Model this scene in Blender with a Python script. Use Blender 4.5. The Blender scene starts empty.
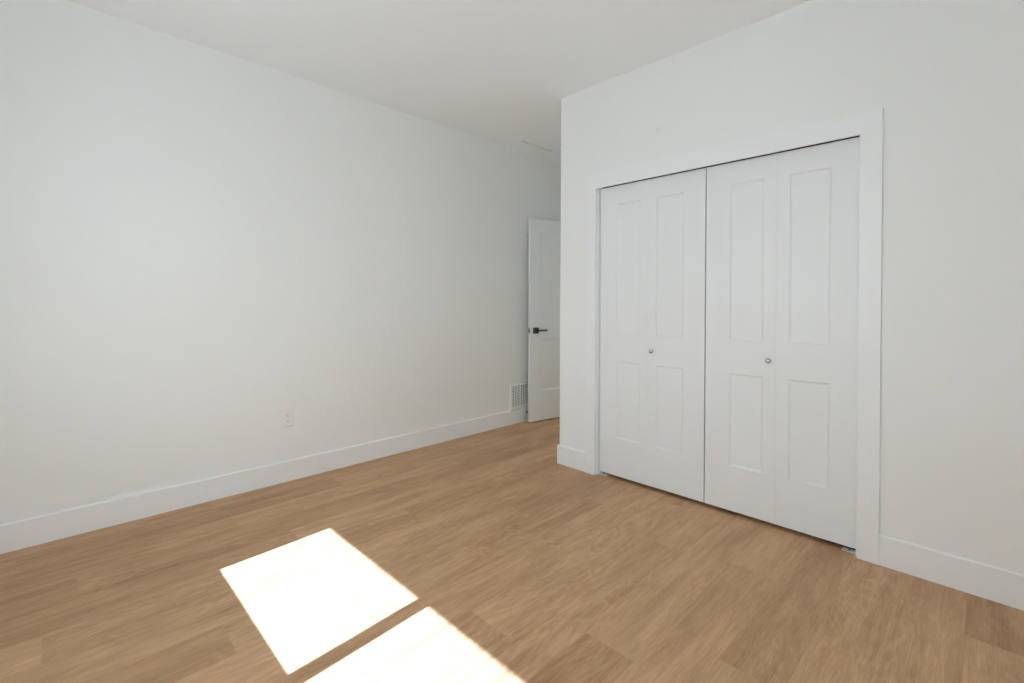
import bpy, bmesh, math, random
from mathutils import Vector, Matrix
rnd = random.Random(11)
S = bpy.context.scene
COL = S.collection

# ---------------------------------------------------------------- camera, sky, sun, exposure
# world frame: X runs along the left wall away from the camera, Y towards the left wall, Z up
F_PX, CY, CAM_H = 469.21, 306.54, 1.2329
RIGHT = Vector((0.7090436, -0.70515396, 0.00388032))
UP = Vector((0.00233686, 0.00785236, 0.99996644))
FWD = Vector((0.70516077, 0.70901074, -0.00721551))
cam_data = bpy.data.cameras.new('camera')
cam = bpy.data.objects.new('camera', cam_data)
COL.objects.link(cam)
cam_data.sensor_fit = 'HORIZONTAL'
cam_data.sensor_width = 36.0
cam_data.lens = F_PX / 1024.0 * 36.0
cam_data.shift_y = (CY - 341.5) / 1024.0
cam_data.clip_start = 0.02
cam.matrix_world = Matrix(((RIGHT.x, UP.x, -FWD.x, 0), (RIGHT.y, UP.y, -FWD.y, 0),
                           (RIGHT.z, UP.z, -FWD.z, CAM_H), (0, 0, 0, 1)))
S.camera = cam

SUN_TAN = 0.812                     # tangent of the sun's elevation
world = bpy.data.worlds.new('sky')
S.world = world
world.use_nodes = True
bg = world.node_tree.nodes['Background']
bg.inputs['Color'].default_value = (0.885, 1.0, 1.09, 1)
bg.inputs['Strength'].default_value = 5.0
sun_data = bpy.data.lights.new('sun', 'SUN')
sun_data.energy = 26.0
sun_data.angle = math.radians(0.3)
sun_data.color = (0.72, 1.0, 1.40)
sun = bpy.data.objects.new('sun', sun_data)
COL.objects.link(sun)
sun_dir = Vector((1.0, 0.074, -SUN_TAN)).normalized()
sun.rotation_euler = sun_dir.to_track_quat('-Z', 'Y').to_euler()
sun.location = (-6, 1.5, 7)

S.view_settings.view_transform = 'Standard'
S.view_settings.look = 'None'
S.view_settings.exposure = 0.01
S.view_settings.gamma = 1.0
S.view_settings.use_curve_mapping = False
S.cycles.max_bounces = 24
S.cycles.diffuse_bounces = 16
S.cycles.glossy_bounces = 6
S.cycles.sample_clamp_indirect = 12
S.cycles.use_denoising = True
S.cycles.use_fast_gi = False

# ---------------------------------------------------------------- measures (metres)
YL = 3.382          # left wall
XC = 2.809          # closet wall
YC = 2.2975         # corner where the closet wall turns into the entry passage
H = 2.802           # ceiling
XB = -0.60          # window wall behind the camera
YR = -0.72          # wall on the camera's right
XF = 4.300          # far wall with the entry doorway
T = 0.12
BBH, BT = 0.1413, 0.014

# ---------------------------------------------------------------- helpers
def lin(c):
    return tuple(((v / 255) / 12.92 if v / 255 <= 0.04045 else ((v / 255 + 0.055) / 1.055) ** 2.4) for v in c) + (1,)

def principled(name, rgb, rough=0.5, metal=0.0, spec=0.5):
    m = bpy.data.materials.new(name)
    m.use_nodes = True
    b = m.node_tree.nodes['Principled BSDF']
    b.inputs['Base Color'].default_value = lin(rgb)
    b.inputs['Roughness'].default_value = rough
    b.inputs['Metallic'].default_value = metal
    b.inputs['Specular IOR Level'].default_value = spec
    return m

def add_bump(m, scale, strength, detail=3.0, dist=0.001):
    nt = m.node_tree
    tc = nt.nodes.new('ShaderNodeTexCoord')
    n = nt.nodes.new('ShaderNodeTexNoise')
    n.inputs['Scale'].default_value = scale
    n.inputs['Detail'].default_value = detail
    bp = nt.nodes.new('ShaderNodeBump')
    bp.inputs['Strength'].default_value = strength
    bp.inputs['Distance'].default_value = dist
    nt.links.new(tc.outputs['Object'], n.inputs['Vector'])
    nt.links.new(n.outputs['Fac'], bp.inputs['Height'])
    nt.links.new(bp.outputs['Normal'], nt.nodes['Principled BSDF'].inputs['Normal'])
    return m

def box(bm, x0, x1, y0, y1, z0, z1):
    v = [bm.verts.new(p) for p in ((x0, y0, z0), (x1, y0, z0), (x1, y1, z0), (x0, y1, z0),
                                   (x0, y0, z1), (x1, y0, z1), (x1, y1, z1), (x0, y1, z1))]
    for f in ((0, 3, 2, 1), (4, 5, 6, 7), (0, 1, 5, 4), (1, 2, 6, 5), (2, 3, 7, 6), (3, 0, 4, 7)):
        bm.faces.new([v[i] for i in f])

def prism(bm, pts, ext):
    """pts: planar outline (3-D), ext: extrusion vector."""
    a = [bm.verts.new(p) for p in pts]
    b = [bm.verts.new(Vector(p) + Vector(ext)) for p in pts]
    n = len(pts)
    bm.faces.new(a[::-1]); bm.faces.new(b)
    for i in range(n):
        j = (i + 1) % n
        bm.faces.new((a[i], a[j], b[j], b[i]))

def lathe(bm, prof, origin, axis, seg=28):
    """prof: (distance along axis, radius) pairs."""
    axis = Vector(axis).normalized()
    u = axis.orthogonal().normalized(); w = axis.cross(u)
    rings = []
    for d, r in prof:
        c = Vector(origin) + axis * d
        if r < 1e-6:
            rings.append([bm.verts.new(c)])
        else:
            rings.append([bm.verts.new(c + (u * math.cos(t) + w * math.sin(t)) * r)
                          for t in [2 * math.pi * k / seg for k in range(seg)]])
    for a, b in zip(rings, rings[1:]):
        for k in range(seg):
            j = (k + 1) % seg
            if len(a) == 1 and len(b) == 1: continue
            if len(a) == 1: bm.faces.new((a[0], b[j], b[k]))
            elif len(b) == 1: bm.faces.new((a[k], a[j], b[0]))
            else: bm.faces.new((a[k], a[j], b[j], b[k]))
    if len(rings[0]) > 1: bm.faces.new(rings[0][::-1])
    if len(rings[-1]) > 1: bm.faces.new(rings[-1])

def obj(name, bm, mat, parent=None, bevel=0.0, seg=2, smooth=False, loc=None, fix=True):
    if fix: bmesh.ops.recalc_face_normals(bm, faces=bm.faces[:])
    me = bpy.data.meshes.new(name)
    bm.to_mesh(me); bm.free()
    me.materials.append(mat)
    if smooth:
        for p in me.polygons: p.use_smooth = True
    o = bpy.data.objects.new(name, me)
    COL.objects.link(o)
    if loc: o.location = loc
    if parent: o.parent = parent
    if bevel:
        b = o.modifiers.new('bevel', 'BEVEL')
        b.width = bevel; b.segments = seg; b.limit_method = 'ANGLE'
        b.angle_limit = math.radians(40); b.harden_normals = False
    return o

def tag(o, label, cat, kind=None, group=None):
    o['label'] = label; o['category'] = cat
    if kind: o['kind'] = kind
    if group: o['group'] = group
    return o

def thing(name, loc, label, cat, kind=None, rz=0.0, group=None):
    o = bpy.data.objects.new(name, None)
    COL.objects.link(o)
    o.empty_display_size = 0.1
    o.location = loc; o.rotation_euler = (0, 0, rz)
    return tag(o, label, cat, kind, group)

# ---------------------------------------------------------------- materials
def wall_material(name, rgb, marks=()):
    m = principled(name, rgb, rough=0.62, spec=0.3)
    nt = m.node_tree; b = nt.nodes['Principled BSDF']
    geo = nt.nodes.new('ShaderNodeNewGeometry')
    roller = nt.nodes.new('ShaderNodeTexNoise')
    roller.inputs['Scale'].default_value = 260; roller.inputs['Detail'].default_value = 3
    broad = nt.nodes.new('ShaderNodeTexNoise')
    broad.inputs['Scale'].default_value = 2.2; broad.inputs['Detail'].default_value = 2
    bp = nt.nodes.new('ShaderNodeBump'); bp.inputs['Strength'].default_value = 0.12; bp.inputs['Distance'].default_value = 0.0004
    bp2 = nt.nodes.new('ShaderNodeBump'); bp2.inputs['Strength'].default_value = 0.25; bp2.inputs['Distance'].default_value = 0.004
    for n in (roller, broad): nt.links.new(geo.outputs['Position'], n.inputs['Vector'])
    nt.links.new(roller.outputs['Fac'], bp.inputs['Height'])
    nt.links.new(broad.outputs['Fac'], bp2.inputs['Height'])
    nt.links.new(bp2.outputs['Normal'], bp.inputs['Normal'])
    nt.links.new(bp.outputs['Normal'], b.inputs['Normal'])
    prev = None
    base = lin(rgb)
    for (p, r, k) in marks:              # faint scuff marks left on the paint
        d = nt.nodes.new('ShaderNodeVectorMath'); d.operation = 'DISTANCE'
        d.inputs[1].default_value = p
        nt.links.new(geo.outputs['Position'], d.inputs[0])
        nz = nt.nodes.new('ShaderNodeTexNoise'); nz.inputs['Scale'].default_value = 60
        nt.links.new(geo.outputs['Position'], nz.inputs['Vector'])
        ad = nt.nodes.new('ShaderNodeMath'); ad.operation = 'MULTIPLY_ADD'
        nt.links.new(nz.outputs['Fac'], ad.inputs[0]); ad.inputs[1].default_value = r * 1.2
        nt.links.new(d.outputs['Value'], ad.inputs[2])
        mr = nt.nodes.new('ShaderNodeMapRange')
        mr.inputs['From Min'].default_value = r * 0.9; mr.inputs['From Max'].default_value = r * 1.8
        mr.inputs['To Min'].default_value = k; mr.inputs['To Max'].default_value = 0
        nt.links.new(ad.outputs['Value'], mr.inputs['Value'])
        mx = nt.nodes.new('ShaderNodeMix'); mx.data_type = 'RGBA'
        nt.links.new(mr.outputs['Result'], mx.inputs[0])
        if prev is None: mx.inputs[6].default_value = base
        else: nt.links.new(prev, mx.inputs[6])
        mx.inputs[7].default_value = lin((150, 150, 150))
        prev = mx.outputs[2]
    if prev: nt.links.new(prev, b.inputs['Base Color'])
    return m

WALL = (240, 241, 240)
M_WALL = wall_material('wall_paint', WALL)
M_WALL_L = wall_material('wall_paint_left', WALL, [((1.266, YL, 1.516), 0.010, 0.10), ((1.345, YL, 0.99), 0.008, 0.08)])
M_WALL_R = wall_material('wall_paint_right', WALL, [((XC, 1.493, 2.355), 0.022, 0.10)])
M_CEIL = add_bump(principled('ceiling_paint', (246, 249, 251), 0.8, spec=0.2), 180, 0.15, dist=0.0006)
M_TRIM = add_bump(principled('trim_paint', (241, 243, 244), 0.34), 90, 0.04, dist=0.0003)
M_DOOR = add_bump(principled('door_paint', (236, 238, 239), 0.38), 120, 0.05, dist=0.0003)
M_PLATE = add_bump(principled('white_plastic', (238, 239, 238), 0.3), 40, 0.01)
M_GRILLE = add_bump(principled('white_enamel', (243, 244, 243), 0.35), 60, 0.02)
M_DARK = add_bump(principled('dark_slot', (26, 26, 27), 0.7), 50, 0.05)
M_DUCT = add_bump(principled('duct_metal', (70, 71, 72), 0.6, 0.3), 30, 0.05)
M_CHROME = add_bump(principled('brushed_chrome', (196, 196, 196), 0.2, 1.0), 200, 0.03, dist=0.0002)
M_NICKEL = add_bump(principled('dark_nickel', (112, 111, 108), 0.3, 1.0), 200, 0.05, dist=0.0002)
M_RUBBER = add_bump(principled('grey_rubber', (92, 92, 92), 0.8), 100, 0.1)
M_TRACK = add_bump(principled('gap_shade_track', (38, 38, 40), 0.5, 0.4), 60, 0.05)
M_FRAME = add_bump(principled('vinyl_frame', (236, 236, 235), 0.35), 60, 0.03)
M_GLASS = bpy.data.materials.new('window_glass'); M_GLASS.use_nodes = True
_nt = M_GLASS.node_tree
_nt.nodes.remove(_nt.nodes['Principled BSDF'])
_tr = _nt.nodes.new('ShaderNodeBsdfTransparent'); _tr.inputs['Color'].default_value = (0.97, 0.975, 0.97, 1)
_gl = _nt.nodes.new('ShaderNodeBsdfGlossy'); _gl.inputs['Roughness'].default_value = 0.02
_lw = _nt.nodes.new('ShaderNodeLayerWeight'); _lw.inputs['Blend'].default_value = 0.5
_pw = _nt.nodes.new('ShaderNodeMath'); _pw.operation = 'POWER'; _pw.inputs[1].default_value = 5
_fr = _nt.nodes.new('ShaderNodeMath'); _fr.operation = 'MULTIPLY_ADD'; _fr.inputs[1].default_value = 0.8; _fr.inputs[2].default_value = 0.03
_nt.links.new(_lw.outputs['Facing'], _pw.inputs[0]); _nt.links.new(_pw.outputs[0], _fr.inputs[0])
_mx = _nt.nodes.new('ShaderNodeMixShader')
_nt.links.new(_fr.outputs[0], _mx.inputs[0]); _nt.links.new(_tr.outputs[0], _mx.inputs[1])
_nt.links.new(_gl.outputs[0], _mx.inputs[2])
_nt.links.new(_mx.outputs[0], _nt.nodes['Material Output'].inputs['Surface'])

M_GLASS2 = M_GLASS.copy(); M_GLASS2.name = 'dimmed_glass'  # tint added to weaken the daylight through the back window
[n for n in M_GLASS2.node_tree.nodes if n.type == 'BSDF_TRANSPARENT'][0].inputs['Color'].default_value = (0.90, 0.905, 0.90, 1)

def floor_material():
    """Oak plank: UV.x = metres along the plank, UV.y = metres across; plank_tone / plank_seed are per-plank values."""
    m = bpy.data.materials.new('oak_plank'); m.use_nodes = True
    nt = m.node_tree; N = nt.nodes; L = nt.links
    b = N['Principled BSDF']
    uv = N.new('ShaderNodeUVMap'); uv.uv_map = 'plank'
    tone = N.new('ShaderNodeAttribute'); tone.attribute_name = 'plank_tone'
    seed = N.new('ShaderNodeAttribute'); seed.attribute_name = 'plank_seed'
    off = N.new('ShaderNodeVectorMath'); off.operation = 'MULTIPLY_ADD'
    L.new(seed.outputs['Vector'], off.inputs[0]); off.inputs[1].default_value = (37, 19, 7)
    L.new(uv.outputs['UV'], off.inputs[2])
    def mapped(sx, sy, src=off.outputs[0]):
        mp = N.new('ShaderNodeMapping'); mp.inputs['Scale'].default_value = (sx, sy, 1)
        L.new(src, mp.inputs['Vector']); return mp.outputs[0]
    def noise(vec, scale, detail=4, rough=0.55, dist=0.0):
        n = N.new('ShaderNodeTexNoise'); n.inputs['Scale'].default_value = scale
        n.inputs['Detail'].default_value = detail; n.inputs['Roughness'].default_value = rough
        n.inputs['Distortion'].default_value = dist
        L.new(vec, n.inputs['Vector']); return n.outputs['Fac']
    def rng(v, a, c, lo, hi):
        r = N.new('ShaderNodeMapRange'); r.inputs['From Min'].default_value = a; r.inputs['From Max'].default_value = c
        r.inputs['To Min'].default_value = lo; r.inputs['To Max'].default_value = hi
        L.new(v, r.inputs['Value']); return r.outputs['Result']
    def math2(op, a, c):
        n = N.new('ShaderNodeMath'); n.operation = op
        for i, x in enumerate((a, c)):
            if isinstance(x, (int, float)): n.inputs[i].default_value = x
            else: L.new(x, n.inputs[i])
        return n.outputs[0]
    # long soft streaks, cathedral bands, and fine pores
    streak = noise(mapped(0.9, 15), 1.0, 5, 0.6, 0.6)
    patch = noise(mapped(1.4, 5.5), 1.0, 3, 0.55, 1.2)
    mottle = noise(mapped(3.2, 30), 1.0, 4, 0.6, 0.8)
    warp = noise(mapped(1.3, 5.0), 1.0, 3, 0.5, 0.8)
    rings = math2('SINE', math2('MULTIPLY', warp, 95.0), 0.0)
    ringmask = rng(noise(mapped(0.9, 2.6), 1.0, 1), 0.42, 0.60, 0.0, 1.0)
    fine = noise(mapped(11.0, 190), 1.0, 4, 0.7)
    pore = noise(mapped(24.0, 240), 1.0, 2, 0.6, 0.3)
    v = math2('MULTIPLY', rng(streak, 0.25, 0.75, -1, 1), 0.10)
    v = math2('ADD', v, math2('MULTIPLY', rng(patch, 0.25, 0.75, -1, 1), 0.085))
    v = math2('ADD', v, math2('MULTIPLY', rng(mottle, 0.25, 0.75, -1, 1), 0.075))
    v = math2('ADD', v, math2('MULTIPLY', math2('MULTIPLY', rings, ringmask), 0.045))
    v = math2('ADD', v, math2('MULTIPLY', rng(fine, 0.25, 0.75, -1, 1), 0.12))
    v = math2('ADD', v, math2('MULTIPLY', rng(pore, 0.58, 0.78, 0, -1), 0.15))
    v = math2('ADD', v, math2('MULTIPLY', tone.outputs['Fac'], 0.085))
    # plank edge: a fine V groove
    sep = N.new('ShaderNodeSeparateXYZ'); L.new(uv.outputs['UV'], sep.inputs[0])
    fr = math2('ABSOLUTE', math2('SUBTRACT', math2('FRACT', math2('MULTIPLY', sep.outputs['Y'], 5.0), 0.0), 0.5), 0.0)
    groove = rng(fr, 0.4925, 0.4995, 0.0, 1.0)
    v = math2('SUBTRACT', v, math2('MULTIPLY', groove, 0.05))
    ramp = N.new('ShaderNodeValToRGB')
    ramp.color_ramp.elements[0].position = 0.2; ramp.color_ramp.elements[0].color = lin(FLOOR_D)
    ramp.color_ramp.elements[1].position = 0.8; ramp.color_ramp.elements[1].color = lin(FLOOR_L)
    L.new(math2('ADD', v, 0.5), ramp.inputs['Fac'])
    L.new(ramp.outputs['Color'], b.inputs['Base Color'])
    L.new(rng(fine, 0.3, 0.7, 0.46, 0.56), b.inputs['Roughness'])
    b.inputs['Specular IOR Level'].default_value = 0.4
    bp = N.new('ShaderNodeBump'); bp.inputs['Strength'].default_value = 0.22; bp.inputs['Distance'].default_value = 0.0006
    L.new(math2('SUBTRACT', fine, groove), bp.inputs['Height'])
    L.new(bp.outputs['Normal'], b.inputs['Normal'])
    return m
FLOOR_D = (152, 112, 76)
FLOOR_L = (225, 184, 143)
M_FLOOR = floor_material()

# ---------------------------------------------------------------- floor: planks 0.20 m wide running along X
def build_floor():
    x0, x1, y0, y1 = XB - T, 6.2, YR - T, YL + T
    W, LEN = 0.2, 1.525
    joint = {16: 0.35, 15: -0.10, 14: 0.75, 13: 0.097, 12: 0.935, 11: -0.012, 10: 1.06, 9: 0.475, 8: 0.895, 7: 0.315,
             6: 1.205, 5: 0.72, 4: 1.433, 3: 0.785, 2: 0.13, 1: 1.25, 0: 0.42, -1: 0.905, -2: 0.2, -3: 1.1, -4: 0.6, -5: 0.0}
    tone_at = {(6, 0): -0.7, (6, 1): 0.5, (4, 0): -0.9, (4, 1): 0.7, (3, 0): 0.1, (3, 1): 0.1, (7, 1): 0.2, (7, 2): 0.8,
               (2, 0): -0.2, (2, 1): 0.5, (2, 2): -0.35, (11, 0): 0.9, (11, 1): 0.0, (-1, 1): 0.5, (-1, 2): -0.8}
    bm = bmesh.new()
    uvl = bm.loops.layers.uv.new('plank')
    tl = bm.faces.layers.float.new('plank_tone'); sl = bm.faces.layers.float_vector.new('plank_seed')
    k0 = math.floor((y0 - 0.04) / W)
    for k in range(k0, 18):
        ya, yb = max(y0, 0.04 + W * k), min(y1, 0.04 + W * (k + 1))
        if yb - ya < 1e-4: continue
        j = joint.get(k, rnd.random())
        xs = [x0]
        c = j - LEN * 4
        while c < x1:
            if c > x0 + 1e-3: xs.append(c)
            c += LEN
        xs.append(x1)
        for i in range(len(xs) - 1):
            a, c = xs[i], xs[i + 1]
            seam = 0.0
            vs = [bm.verts.new((px, py, 0)) for px, py in ((a + seam, ya), (c - seam, ya), (c - seam, yb), (a + seam, yb))]
            f = bm.faces.new(vs)
            for l in f.loops:
                l[uvl].uv = (l.vert.co.x, l.vert.co.y - 0.04)
            n = round((a - j) / LEN) if i else round((xs[1] - LEN - j) / LEN)
            f[tl] = tone_at.get((k, n + 1), rnd.uniform(-0.8, 0.8))
            f[sl] = (rnd.random(), rnd.random(), rnd.random())
    o = obj('floor', bm, M_FLOOR, fix=False)
    tag(o, 'light oak plank floor running across the whole room', 'floor', 'structure')
    # underlay: closes the hairline joints
    bm = bmesh.new(); box(bm, x0, x1, y0, y1, -0.05, -0.002)
    u = obj('subfloor', bm, M_DARK, o)
build_floor()

# ---------------------------------------------------------------- walls
def wall(name, boxes, label, mat=M_WALL):
    bm = bmesh.new()
    for b in boxes: box(bm, *b)
    return tag(obj(name, bm, mat), label, 'wall', 'structure')

OY0, OY1, OZ = 0.432, 1.956, 2.075       # closet opening in the wall
DY0, DY1, DZ = 2.385, 3.160, 2.125       # entry doorway
WY0, WY1 = 0.534, 2.436                  # window opening in the back wall
WZ0, WZ1 = 0.948, 2.10
XH = 5.60                                # end of the hall outside the doorway
wall('wall_left', [(XB - T, XH, YL, YL + T, 0, H)], 'long blank white wall on the left with an outlet low down', M_WALL_L)
wall('wall_right', [(XC, XC + T, YR, OY0 - 0.018, 0, H), (XC, XC + T, OY1 + 0.018, YC, 0, H),
                    (XC, XC + T, OY0 - 0.018, OY1 + 0.018, OZ + 0.018, H)],
     'white wall around the closet doors on the right', M_WALL_R)
wall('wall_passage', [(XC + T, XF, YC - T, YC, 0, H)], 'white side of the closet facing the entry passage')
wall('wall_closet', [(3.50, 3.50 + T, YR, YC - T, 0, H)], 'white wall at the back of the closet')
wall('wall_far', [(XF, XF + T, YC - T, DY0 - 0.018, 0, H), (XF, XF + T, DY1 + 0.018, YL, 0, H),
                  (XF, XF + T, DY0 - 0.018, DY1 + 0.018, DZ + 0.018, H)], 'white wall around the entry doorway')
wall('wall_hall', [(XH, XH + T, YC - 1.2, YL + T, 0, H), (XF + T, XH, YC - 1.2, YC - 1.08, 0, H),
                   (3.62, XF + T, YC - 1.2, YC - 1.08, 0, H)], 'white wall of the hall beyond the doorway')
wall('wall_back', [(XB - T, XB, YR, WY0, 0, H), (XB - T, XB, WY1, YL, 0, H),
                   (XB - T, XB, WY0, WY1, 0, WZ0), (XB - T, XB, WY0, WY1, WZ1, H)], 'white wall with the wide high window')
PX0, PX1, PZ1 = -0.50, 0.50, 2.10           # opening for the added, unseen glass door
wall('wall_side', [(XB - T, PX0, YR - T, YR, 0, H), (PX1, 3.62, YR - T, YR, 0, H), (PX0, PX1, YR - T, YR, PZ1, H)], 'blank white wall behind the camera on the right')

# ceiling with the square hole of the attic hatch
HX0, HX1, HY0, HY1 = 3.265, 3.742, 2.615, 3.178
bm = bmesh.new()
x0, x1, y0, y1 = XB - T, XH + T, YR - T, YL + T
box(bm, x0, HX0, y0, y1, H, H + 0.05); box(bm, HX1, x1, y0, y1, H, H + 0.05)
box(bm, HX0, HX1, y0, HY0, H, H + 0.05); box(bm, HX0, HX1, HY1, y1, H, H + 0.05)
ceil = tag(obj('ceiling', bm, M_CEIL), 'plain white ceiling above the whole room', 'ceiling', 'structure')

# ---------------------------------------------------------------- baseboards
def base_profile(bm, p0, p1, n):
    """square-edged board with an eased top, running p0 -> p1 with outward normal n."""
    p0, p1, n = Vector(p0), Vector(p1), Vector(n)
    prof = [(0, 0), (BT, 0), (BT, BBH - 0.004), (BT - 0.004, BBH), (0, BBH)]
    prism(bm, [p0 + n * a + Vector((0, 0, z)) for a, z in prof], p1 - p0)

def baseboard(name, runs, label):
    bm = bmesh.new()
    for r in runs: base_profile(bm, *r)
    return tag(obj(name, bm, M_TRIM), label, 'baseboard', 'structure')

CW, CT = 0.0855, 0.018                    # casing width, thickness
CY0, CY1 = 0.427, 1.961                   # inner edges of the closet casing
baseboard('baseboard_left', [((XB + BT, YL, 0), (XF - CT, YL, 0), (0, -1, 0))], 'tall white baseboard along the left wall')
baseboard('baseboard_right', [((XC, YR + BT, 0), (XC, CY0 - CW, 0), (-1, 0, 0))], 'tall white baseboard right of the closet casing')
baseboard('baseboard_corner', [((XC, CY1 + 0.0805, 0), (XC, YC + BT, 0), (-1, 0, 0)),
                               ((XC, YC, 0), (XF - BT, YC, 0), (0, 1, 0))],
          'white baseboard wrapping the corner left of the closet')
baseboard('baseboard_back', [((XB, YR + BT, 0), (XB, YL, 0), (1, 0, 0))], 'white baseboard below the window')
baseboard('baseboard_side', [((PX1 + 0.01, YR, 0), (XC, YR, 0), (0, 1, 0))], 'white baseboard on the wall behind the camera')

# ---------------------------------------------------------------- casings and jambs
def trim(name, boxes, label, bevel=0.0015):
    bm = bmesh.new()
    for b in boxes: box(bm, *b)
    return tag(obj(name, bm, M_TRIM, bevel=bevel), label, 'trim', 'structure')

def mitred_casing(name, plane_x, thick, ya, yb, ztop, wl, wr, wt, label):
    """three flat boards round an opening in a wall facing -X: ya..yb inner edges, ztop inner head."""
    bm = bmesh.new()
    X = plane_x - thick
    prism(bm, [(X, yb, 0), (X, yb + wl, 0), (X, yb + wl, ztop + wt), (X, ya - wr, ztop + wt), (X, ya - wr, 0),
               (X, ya, 0), (X, ya, ztop), (X, yb, ztop)], (thick, 0, 0))
    return tag(obj(name, bm, M_TRIM, bevel=0.0012), label, 'door casing', 'structure')

mitred_casing('trim_1', XC, CT, CY0, CY1, 2.055, 0.0805, CW, 0.106, 'flat white casing framing the closet doors')
trim('trim_2', [(XC + 0.0005, XC + T, OY1 - 0.001, OY1 + 0.0175, 0, OZ), (XC + 0.0005, XC + T, OY0 - 0.0175, OY0 + 0.001, 0, OZ),
                (XC + 0.0005, XC + T, OY0 - 0.0175, OY1 + 0.0175, OZ, OZ + 0.0175)], 'white jamb lining the closet opening', 0)
mitred_casing('trim_3', XF, 0.015, DY0 - 0.004, DY1 + 0.004, DZ + 0.004, 0.083, 0.078, 0.09, 'flat white casing of the entry doorway')
trim('trim_4', [(XF + 0.0005, XF + T, DY1, DY1 + 0.0175, 0, DZ), (XF + 0.0005, XF + T, DY0 - 0.0175, DY0, 0, DZ),
                (XF + 0.0005, XF + T, DY0 - 0.0175, DY1 + 0.0175, DZ, DZ + 0.0175)], 'white jamb lining the entry doorway', 0)
# door track under the closet head, coloured dark for the gap's shade
bm = bmesh.new()
box(bm, XC + 0.028, XC + 0.031, OY0 + 0.004, OY1 - 0.004, OZ - 0.010, OZ)
box(bm, XC + 0.052, XC + 0.055, OY0 + 0.004, OY1 - 0.004, OZ - 0.010, OZ)
box(bm, XC + 0.028, XC + 0.055, OY0 + 0.004, OY1 - 0.004, OZ - 0.002, OZ)
tag(obj('door_track', bm, M_TRACK), 'metal track above the closet doors, darkened for the shade in the gap', 'door track')

# ---------------------------------------------------------------- moulded doors
def leaf_mesh(w, z0, z1, t, panels, both=False, slope=0.011, depth=0.007):
    """leaf in local space: u = +X from 0 to w, front face at Y = 0 facing -Y, back at Y = t. panels: (u0,u1,za,zb)."""
    bm = bmesh.new()
    def face_side(yf, sgn):
        us = sorted({0, w} | {p[0] for p in panels} | {p[1] for p in panels})
        zs = sorted({z0, z1} | {p[2] for p in panels} | {p[3] for p in panels})
        cache = {}
        def V(u, z, d=0.0):
            k = (round(u, 5), round(z, 5), round(d, 5))
            if k not in cache: cache[k] = bm.verts.new((u, yf + sgn * d, z))
            return cache[k]
        for i in range(len(us) - 1):
            for j in range(len(zs) - 1):
                uc, zc = (us[i] + us[i + 1]) / 2, (zs[j] + zs[j + 1]) / 2
                if any(p[0] < uc < p[1] and p[2] < zc < p[3] for p in panels): continue
                bm.faces.new((V(us[i], zs[j]), V(us[i + 1], zs[j]), V(us[i + 1], zs[j + 1]), V(us[i], zs[j + 1])))
        for (a, b, c, e) in panels:
            # all grid points on this panel's rim
            steps = [(0.0, 0.0), (0.0015, 0.0032), (slope * 0.75, depth * 0.9), (slope, depth)]
            rings = []
            for s, d in steps:
                rings.append([V(a + s, c + s, d), V(b - s, c + s, d), V(b - s, e - s, d), V(a + s, e - s, d)])
            for r0, r1 in zip(rings, rings[1:]):
                for q in range(4):
                    bm.faces.new((r0[q], r0[(q + 1) % 4], r1[(q + 1) % 4], r1[q]))
            bm.faces.new(rings[-1])
    face_side(0.0, 1)
    if both: face_side(t, -1)
    else:
        bm.faces.new([bm.verts.new(p) for p in ((0, t, z0), (0, t, z1), (w, t, z1), (w, t, z0))])
    for q in (((0, 0, z0), (0, t, z0), (0, t, z1), (0, 0, z1)), ((w, 0, z0), (w, t, z0), (w, t, z1), (w, 0, z1)),
              ((0, 0, z0), (w, 0, z0), (w, t, z0), (0, t, z0)), ((0, 0, z1), (w, 0, z1), (w, t, z1), (0, t, z1))):
        bm.faces.new([bm.verts.new(p) for p in q])
    bmesh.ops.remove_doubles(bm, verts=bm.verts[:], dist=1e-5)
    return bm

# bifold pairs: local X runs towards -Y in the world (rotation -90 deg), local -Y (front) faces -X
XD = XC + 0.030
ZB, ZT = 0.0240, 2.0565
def bifold(name, y_start, widths, panel_sets, knob_leaf, knob_u, label):
    t = thing(name, (XD, y_start, 0), label, 'closet door', 'structure', rz=-math.pi / 2)
    u = 0.0
    for i, (w, ps) in enumerate(zip(widths, panel_sets)):
        g = 0.0018 if i == 0 else 0.0004          # clearance on the left and right edge
        h = 0.0004 if i == 0 else 0.0012
        ps = [(a - u - g, b - u - g, c, d) for a, b, c, d in ps] if i == 0 else [(a - g, b - g, c, d) for a, b, c, d in ps]
        bm = leaf_mesh(w - g - h, ZB, ZT, 0.035, ps)
        lf = obj('door_leaf', bm, M_DOOR, t, bevel=0.0009, loc=(u + g, 0, 0))
        if i == knob_leaf:
            bm = bmesh.new()
            lathe(bm, [(0, 0.0085), (0.002, 0.0085), (0.003, 0.0055), (0.011, 0.005), (0.014, 0.0085), (0.017, 0.0128),
                       (0.021, 0.0143), (0.025, 0.0133), (0.0275, 0.0095), (0.0285, 0.004), (0.0286, 0)],
                  (knob_u - u - g, 0, 0.921), (0, -1, 0), 32)
            k = obj('knob', bm, M_CHROME, lf, smooth=True)
            k['label'] = 'small round chrome knob'
        u += w
    for z in (0.22, 1.04, 1.86):                      # hinges between the two leaves, on the closet side
        bm = bmesh.new()
        box(bm, widths[0] - 0.018, widths[0] + 0.018, 0.0352, 0.0368, z - 0.03, z + 0.03)
        obj('hinge', bm, M_NICKEL, t)
    return t
Y0 = OY1 - 0.004
P_hi, P_lo = (1.023, 1.931), (0.287, 0.828)
def pans(u0, u1): return [(u0, u1, *P_lo), (u0, u1, *P_hi)]
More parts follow.
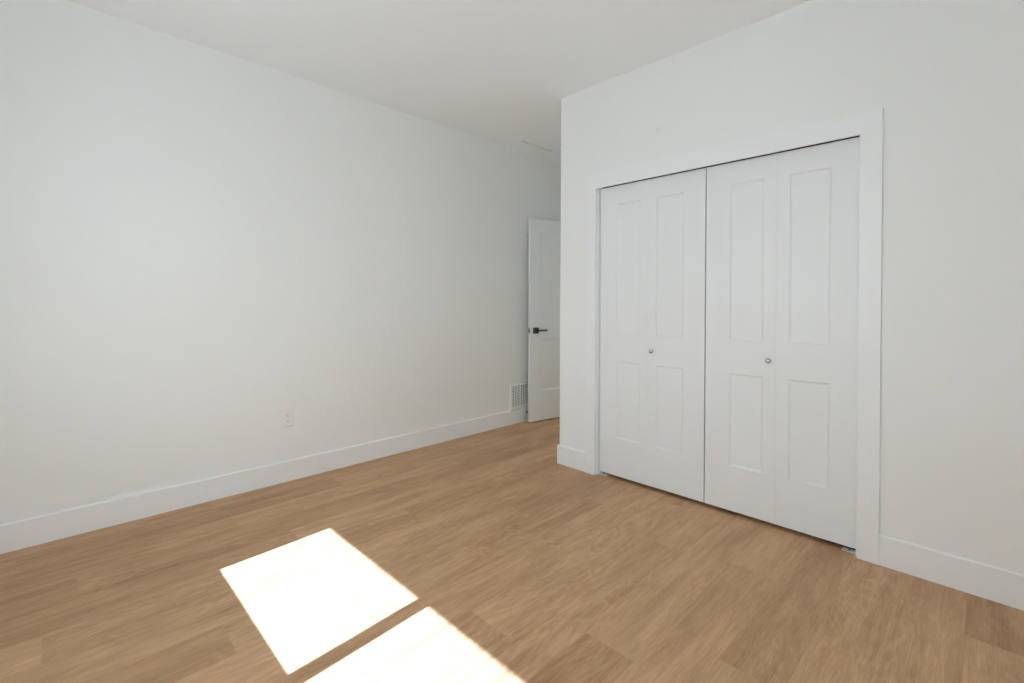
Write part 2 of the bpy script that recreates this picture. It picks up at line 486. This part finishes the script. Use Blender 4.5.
bifold('door_1', Y0, (Y0 - 1.579, 1.579 - 1.1935), (pans(Y0 - 1.817, Y0 - 1.630), pans(1.579 - 1.513, 1.579 - 1.330)), 1, Y0 - 1.539,
       'left pair of white folding closet doors with a small round knob')
Y1 = 1.1895
bifold('door_2', Y1, (Y1 - 0.803, 0.803 - 0.4335), (pans(Y1 - 1.046, Y1 - 0.867), pans(0.803 - 0.738, 0.803 - 0.553)), 0, Y1 - 0.8345,
       'right pair of white folding closet doors with a small round knob')

# pivot brackets on the floor at both jambs
def bracket(y, s, label):
    t = thing('pivot_bracket', (XD + 0.018, y, 0), label, 'door bracket')
    bm = bmesh.new(); box(bm, -0.026, 0.014, min(0, s * 0.060), max(0, s * 0.060), 0.0, 0.0022)
    box(bm, -0.026, 0.014, min(0, s * 0.0022), max(0, s * 0.0022), 0.0022, 0.014)
    obj('bracket_plate', bm, M_PLATE, t)
    bm = bmesh.new(); lathe(bm, [(0, 0.005), (0.0125, 0.005)], (-0.006, s * 0.030, 0.0022), (0, 0, 1), 12)
    obj('pivot_pin', bm, M_CHROME, t)
bracket(OY1 - 0.003, -1, 'small white floor pivot bracket at the left closet jamb')
bracket(OY0 + 0.003, 1, 'small white floor pivot bracket at the right closet jamb')

# ---------------------------------------------------------------- open entry door
A = 0.1488
cx, cy = 3.5207, 3.2716
d3 = thing('door_3', (cx, cy, 0), 'white two-panel entry door standing open against the left wall', 'door', 'structure', rz=-A)
LW = 0.762
bm = leaf_mesh(LW, 0.012, 2.106, 0.035, [(0.126, LW - 0.126, 0.322, 0.859), (0.126, LW - 0.126, 1.048, 1.980)], both=True, slope=0.014)
leaf = obj('door_leaf', bm, M_DOOR, d3, bevel=0.0012)
def lever(side):
    s = -1 if side == 'front' else 1
    y = 0.0 if s < 0 else 0.035
    hz, hu = 0.951, 0.074
    bm = bmesh.new()
    box(bm, hu - 0.040, hu + 0.034, min(y, y + s * 0.009), max(y, y + s * 0.009), hz - 0.032, hz + 0.032)
    r = obj('rose', bm, M_NICKEL, leaf, bevel=0.002)
    r['label'] = 'square dark metal rose'
    bm = bmesh.new()
    lathe(bm, [(0.009, 0.011), (0.042, 0.0105)], (hu, y, hz), (0, s, 0), 20)
    yy0, yy1 = y + s * 0.040, y + s * 0.052
    box(bm, hu - 0.012, hu + 0.112, min(yy0, yy1), max(yy0, yy1), hz - 0.0075, hz + 0.0095)
    h = obj('lever_handle', bm, M_NICKEL, leaf, bevel=0.0015)
    h['label'] = 'straight dark metal lever'
lever('front'); 
# the back lever is short enough to clear the wall
bm = bmesh.new(); box(bm, 0.042, 0.106, 0.035, 0.044, 0.919, 0.983)
lathe(bm, [(0, 0.011), (0.03, 0.0105)], (0.074, 0.044, 0.951), (0, 1, 0), 20)
box(bm, 0.062, 0.196, 0.068, 0.078, 0.943, 0.961)
obj('lever_handle', bm, M_NICKEL, leaf, bevel=0.0015)['label'] = 'dark metal lever on the wall side'
bm = bmesh.new(); box(bm, -0.0012, 0.001, 0.005, 0.030, 0.922, 0.980)
obj('latch_plate', bm, M_CHROME, leaf)['label'] = 'metal latch plate set in the door edge'
bm = bmesh.new(); prism(bm, [(-0.011, 0.011, 0.944), (-0.011, 0.018, 0.944), (-0.0012, 0.025, 0.944), (-0.0012, 0.011, 0.944)], (0, 0, 0.016))
obj('latch_bolt', bm, M_NICKEL, leaf)
for z in (0.25, 1.05, 1.87):
    bm = bmesh.new()
    lathe(bm, [(-0.045, 0.006), (0.045, 0.006)], (LW + 0.004, -0.004, z), (0, 0, 1), 14)
    box(bm, LW - 0.0005, LW + 0.0015, 0.0, 0.03, z - 0.045, z + 0.045)
    obj('hinge', bm, M_NICKEL, leaf)

# ---------------------------------------------------------------- door stop on the baseboard
ds = thing('door_stop', (3.580, YL - BT, 0.092), 'small metal door stop on the baseboard behind the open door', 'door stop')
bm = bmesh.new(); lathe(bm, [(0, 0.013), (0.003, 0.013), (0.005, 0.006), (0.052, 0.005)], (0, 0, 0), (0, -1, 0), 20)
obj('stop_rod', bm, M_NICKEL, ds)
bm = bmesh.new(); lathe(bm, [(0.050, 0.0085), (0.060, 0.0085), (0.063, 0.006), (0.063, 0)], (0, 0, 0), (0, -1, 0), 20)
obj('rubber_tip', bm, M_RUBBER, ds)['label'] = 'grey rubber tip'

# ---------------------------------------------------------------- outlet on the left wall
ox, oz = 1.184, 0.436
ol = thing('wall_outlet', (ox, YL, oz), 'white duplex electrical outlet low on the left wall', 'outlet')
def frame_xz(bm, x0, x1, z0, z1, hx, hz, ya, yb):
    box(bm, x0, hx[0], ya, yb, z0, z1); box(bm, hx[1], x1, ya, yb, z0, z1)
    box(bm, hx[0], hx[1], ya, yb, z0, hz[0]); box(bm, hx[0], hx[1], ya, yb, hz[1], z1)
bm = bmesh.new()
w, h, dpt = 0.0365, 0.0595, 0.0055
iw, ih = 0.0168, 0.0335
o_ = [(-w, -h), (w, -h), (w, h), (-w, h)]
m_ = [(-w + .004, -h + .004), (w - .004, -h + .004), (w - .004, h - .004), (-w + .004, h - .004)]
i_ = [(-iw, -ih), (iw, -ih), (iw, ih), (-iw, ih)]
rings = [[bm.verts.new((x, 0, z)) for x, z in o_], [bm.verts.new((x, -0.002, z)) for x, z in o_],
         [bm.verts.new((x, -dpt, z)) for x, z in m_], [bm.verts.new((x, -dpt, z)) for x, z in i_],
         [bm.verts.new((x, -0.002, z)) for x, z in i_]]
for r0, r1 in zip(rings, rings[1:]):
    for q in range(4): bm.faces.new((r0[q], r0[(q + 1) % 4], r1[(q + 1) % 4], r1[q]))
obj('cover_plate', bm, M_PLATE, ol)
bm = bmesh.new(); box(bm, -iw + 0.0006, iw - 0.0006, -0.0072, -0.001, -ih + 0.0006, ih - 0.0006)
rc = obj('receptacle', bm, M_PLATE, ol, bevel=0.0008)
for zc in (0.0185, -0.0185):
    bm = bmesh.new()
    box(bm, -0.0075, -0.0055, -0.0076, -0.0070, zc - 0.001, zc + 0.0075)
    box(bm, 0.0055, 0.0075, -0.0076, -0.0070, zc, zc + 0.0065)
    lathe(bm, [(0.0070, 0.0026), (0.0076, 0.0026)], (0, 0, zc - 0.0075), (0, -1, 0), 14)
    obj('socket_slot', bm, M_DARK, rc)['label'] = 'dark plug slots'

# ---------------------------------------------------------------- return air grille behind the door
gx0, gx1, gz0, gz1 = 3.338, 3.752, 0.147, 0.408
gr = thing('air_grille', ((gx0 + gx1) / 2, YL, gz0), 'white louvred air return grille above the baseboard, partly behind the door', 'air grille')
def G(x): return x - (gx0 + gx1) / 2
bm = bmesh.new()
fw = 0.026
o_ = [(G(gx0), 0), (G(gx1), 0), (G(gx1), gz1 - gz0), (G(gx0), gz1 - gz0)]
def ins(p, s): 
    cx_, cz_ = 0, (gz1 - gz0) / 2
    return [(x + (s if x < cx_ else -s), z + (s if z < cz_ else -s)) for x, z in p]
prof = [(0, 0), (0.0005, -0.015), (0.002, -0.0165), (fw - 0.003, -0.0155), (fw, -0.006), (fw, 0)]
rings = [[bm.verts.new((x, d, z)) for x, z in ins(o_, s)] for s, d in prof]
for r0, r1 in zip(rings, rings[1:]):
    for q in range(4): bm.faces.new((r0[q], r0[(q + 1) % 4], r1[(q + 1) % 4], r1[q]))
obj('grille_frame', bm, M_GRILLE, gr)
bm = bmesh.new(); box(bm, G(gx0) + fw, G(gx1) - fw, -0.0012, -0.0002, fw, gz1 - gz0 - fw)
obj('duct_opening', bm, M_DUCT, gr)['label'] = 'dark duct behind the louvres'
inner0, inner1 = G(gx0) + fw, G(gx1) - fw
ncol = 3
colw = (inner1 - inner0) / ncol
bm = bmesh.new()
for c in range(ncol + 1):
    xc = inner0 + c * colw
    hw = 0.008 if 0 < c < ncol else 0.003
    box(bm, xc - hw, xc + hw, -0.0085, -0.0012, fw, gz1 - gz0 - fw)
for c in range(ncol):
    for k in (1, 2, 3):
        xc = inner0 + c * colw + 0.008 + (colw - 0.016) * k / 4
        box(bm, xc - 0.0028, xc + 0.0028, -0.0072, -0.0012, fw, gz1 - gz0 - fw)
obj('grille_bars', bm, M_GRILLE, gr)
bm = bmesh.new()
n = 13
zz0, zz1 = fw, gz1 - gz0 - fw
for i in range(n):
    z = zz0 + (zz1 - zz0) * (i + 0.5) / n
    prism(bm, [(inner0, -0.0075, z - 0.0048), (inner0, -0.0085, z - 0.0036), (inner0, -0.0022, z + 0.0040), (inner0, -0.0014, z + 0.0028)],
          (inner1 - inner0, 0, 0))
obj('louvres', bm, M_GRILLE, gr)

# ---------------------------------------------------------------- attic hatch
ht = thing('ceiling_hatch', ((HX0 + HX1) / 2, (HY0 + HY1) / 2, H), 'square white attic access panel in the ceiling of the entry passage', 'hatch')
hw_, hh_ = (HX1 - HX0) / 2, (HY1 - HY0) / 2
bm = bmesh.new(); box(bm, -hw_ + 0.010, hw_ - 0.004, -hh_ + 0.008, hh_ - 0.014, 0.006, 0.022)
obj('hatch_panel', bm, M_CEIL, ht, bevel=0.001)
bm = bmesh.new()
for b in ((-hw_ - 0.02, -hw_ + 0.012, -hh_ - 0.02, hh_ + 0.02), (hw_ - 0.012, hw_ + 0.02, -hh_ - 0.02, hh_ + 0.02),
          (-hw_ + 0.012, hw_ - 0.012, -hh_ - 0.02, -hh_ + 0.012), (-hw_ + 0.012, hw_ - 0.012, hh_ - 0.012, hh_ + 0.02)):
    box(bm, *b, 0.0505, 0.058)
box(bm, -hw_ - 0.02, hw_ + 0.02, -hh_ - 0.02, hh_ + 0.02, 0.058, 0.07)
obj('hatch_cover', bm, M_DARK, ht)

# ---------------------------------------------------------------- window behind the camera (two panes)
wn = thing('window_1', (XB - 0.09, (WY0 + WY1) / 2, WZ0), 'wide white two-pane window behind the camera', 'window', 'structure')
wy0, wy1 = WY0 - (WY0 + WY1) / 2, WY1 - (WY0 + WY1) / 2
wh = WZ1 - WZ0
bm = bmesh.new()
box(bm, -0.03, 0.03, wy0, wy0 + 0.055, 0, wh); box(bm, -0.03, 0.03, wy1 - 0.055, wy1, 0, wh)
box(bm, -0.03, 0.03, wy0 + 0.055, wy1 - 0.055, 0, 0.03); box(bm, -0.03, 0.03, wy0 + 0.055, wy1 - 0.055, wh - 0.03, wh)
box(bm, -0.03, 0.03, -0.034, 0.034, 0.03, wh - 0.03)
fr = obj('window_frame', bm, M_FRAME, wn)
for ya, yb in ((wy0 + 0.055, -0.034), (0.034, wy1 - 0.055)):
    bm = bmesh.new(); box(bm, -0.002, 0.002, ya, yb, 0.03, wh - 0.03)
    obj('window_pane', bm, M_GLASS2, wn)
# lawn-and-gravel ground outside, so that the window looks out on something
bm = bmesh.new(); box(bm, -30, 30, -24, 28, -0.16, -0.10)
gm = add_bump(principled('outdoor_gravel', (165, 160, 150), 0.9), 12, 0.4, dist=0.01)
tag(obj('outdoor_ground', bm, gm), 'pale ground outside the window', 'ground', 'structure')

# invented overhang outside, unseen, added to cut the sun patch to length
SUN_BLOCK_X = -1.921
bm = bmesh.new(); box(bm, SUN_BLOCK_X, XB - T - 0.001, -4, 8, 2.45, 2.75)
tag(obj('sun_blocker', bm, M_FRAME), 'invented white overhang outside the window, unseen, blocking part of the sun', 'overhang', 'structure')


# ---------------------------------------------------------------- invented glazed door, unseen on the side wall, added for fill light
gd = thing('fill_glass_door', ((PX0 + PX1) / 2, YR - 0.07, 0), 'invented white framed sliding glass door behind the camera, added for fill light', 'glass door', 'structure')
hw2 = (PX1 - PX0) / 2
for a, b, y in ((-hw2, 0.03, -0.018), (-0.03, hw2, 0.018)):
    bm = bmesh.new()
    for q in ((a, a + 0.06, 0.0, PZ1), (b - 0.06, b, 0.0, PZ1), (a + 0.06, b - 0.06, 0.0, 0.07), (a + 0.06, b - 0.06, PZ1 - 0.06, PZ1)):
        box(bm, q[0], q[1], y - 0.016, y + 0.016, q[2], q[3])
    sl = obj('sash', bm, M_FRAME, gd)
    bm = bmesh.new(); box(bm, a + 0.06, b - 0.06, y - 0.002, y + 0.002, 0.07, PZ1 - 0.06)
    obj('glass_pane', bm, M_GLASS, sl)
bm = bmesh.new(); box(bm, 0.0, 0.02, 0.034, 0.055, 0.9, 1.15)
obj('pull_handle', bm, M_NICKEL, gd)

# ---------------------------------------------------------------- unseen lamp, added in the hall to brighten the entry passage
HALL_FILL = 20.0
lamp = thing('hall_fill_lamp', (4.95, 2.70, H), 'added round white fill lamp, unseen in the hall beyond the doorway', 'lamp')
bm = bmesh.new(); lathe(bm, [(0, 0.21), (0.02, 0.21), (0.024, 0.205)], (0, 0, 0), (0, 0, -1), 48)
obj('fill_lamp_base', bm, M_FRAME, lamp)
bm = bmesh.new(); lathe(bm, [(0.024, 0.198), (0.050, 0.190), (0.062, 0.15), (0.068, 0.06), (0.069, 0)], (0, 0, 0), (0, 0, -1), 48)
M_FILL_LAMP = principled('fill_lamp_diffuser', (250, 250, 248), 0.5)
_b = M_FILL_LAMP.node_tree.nodes['Principled BSDF']
_b.inputs['Emission Color'].default_value = (0.89, 1.0, 1.0, 1); _b.inputs['Emission Strength'].default_value = HALL_FILL
obj('fill_lamp_shade', bm, M_FILL_LAMP, lamp, smooth=True)
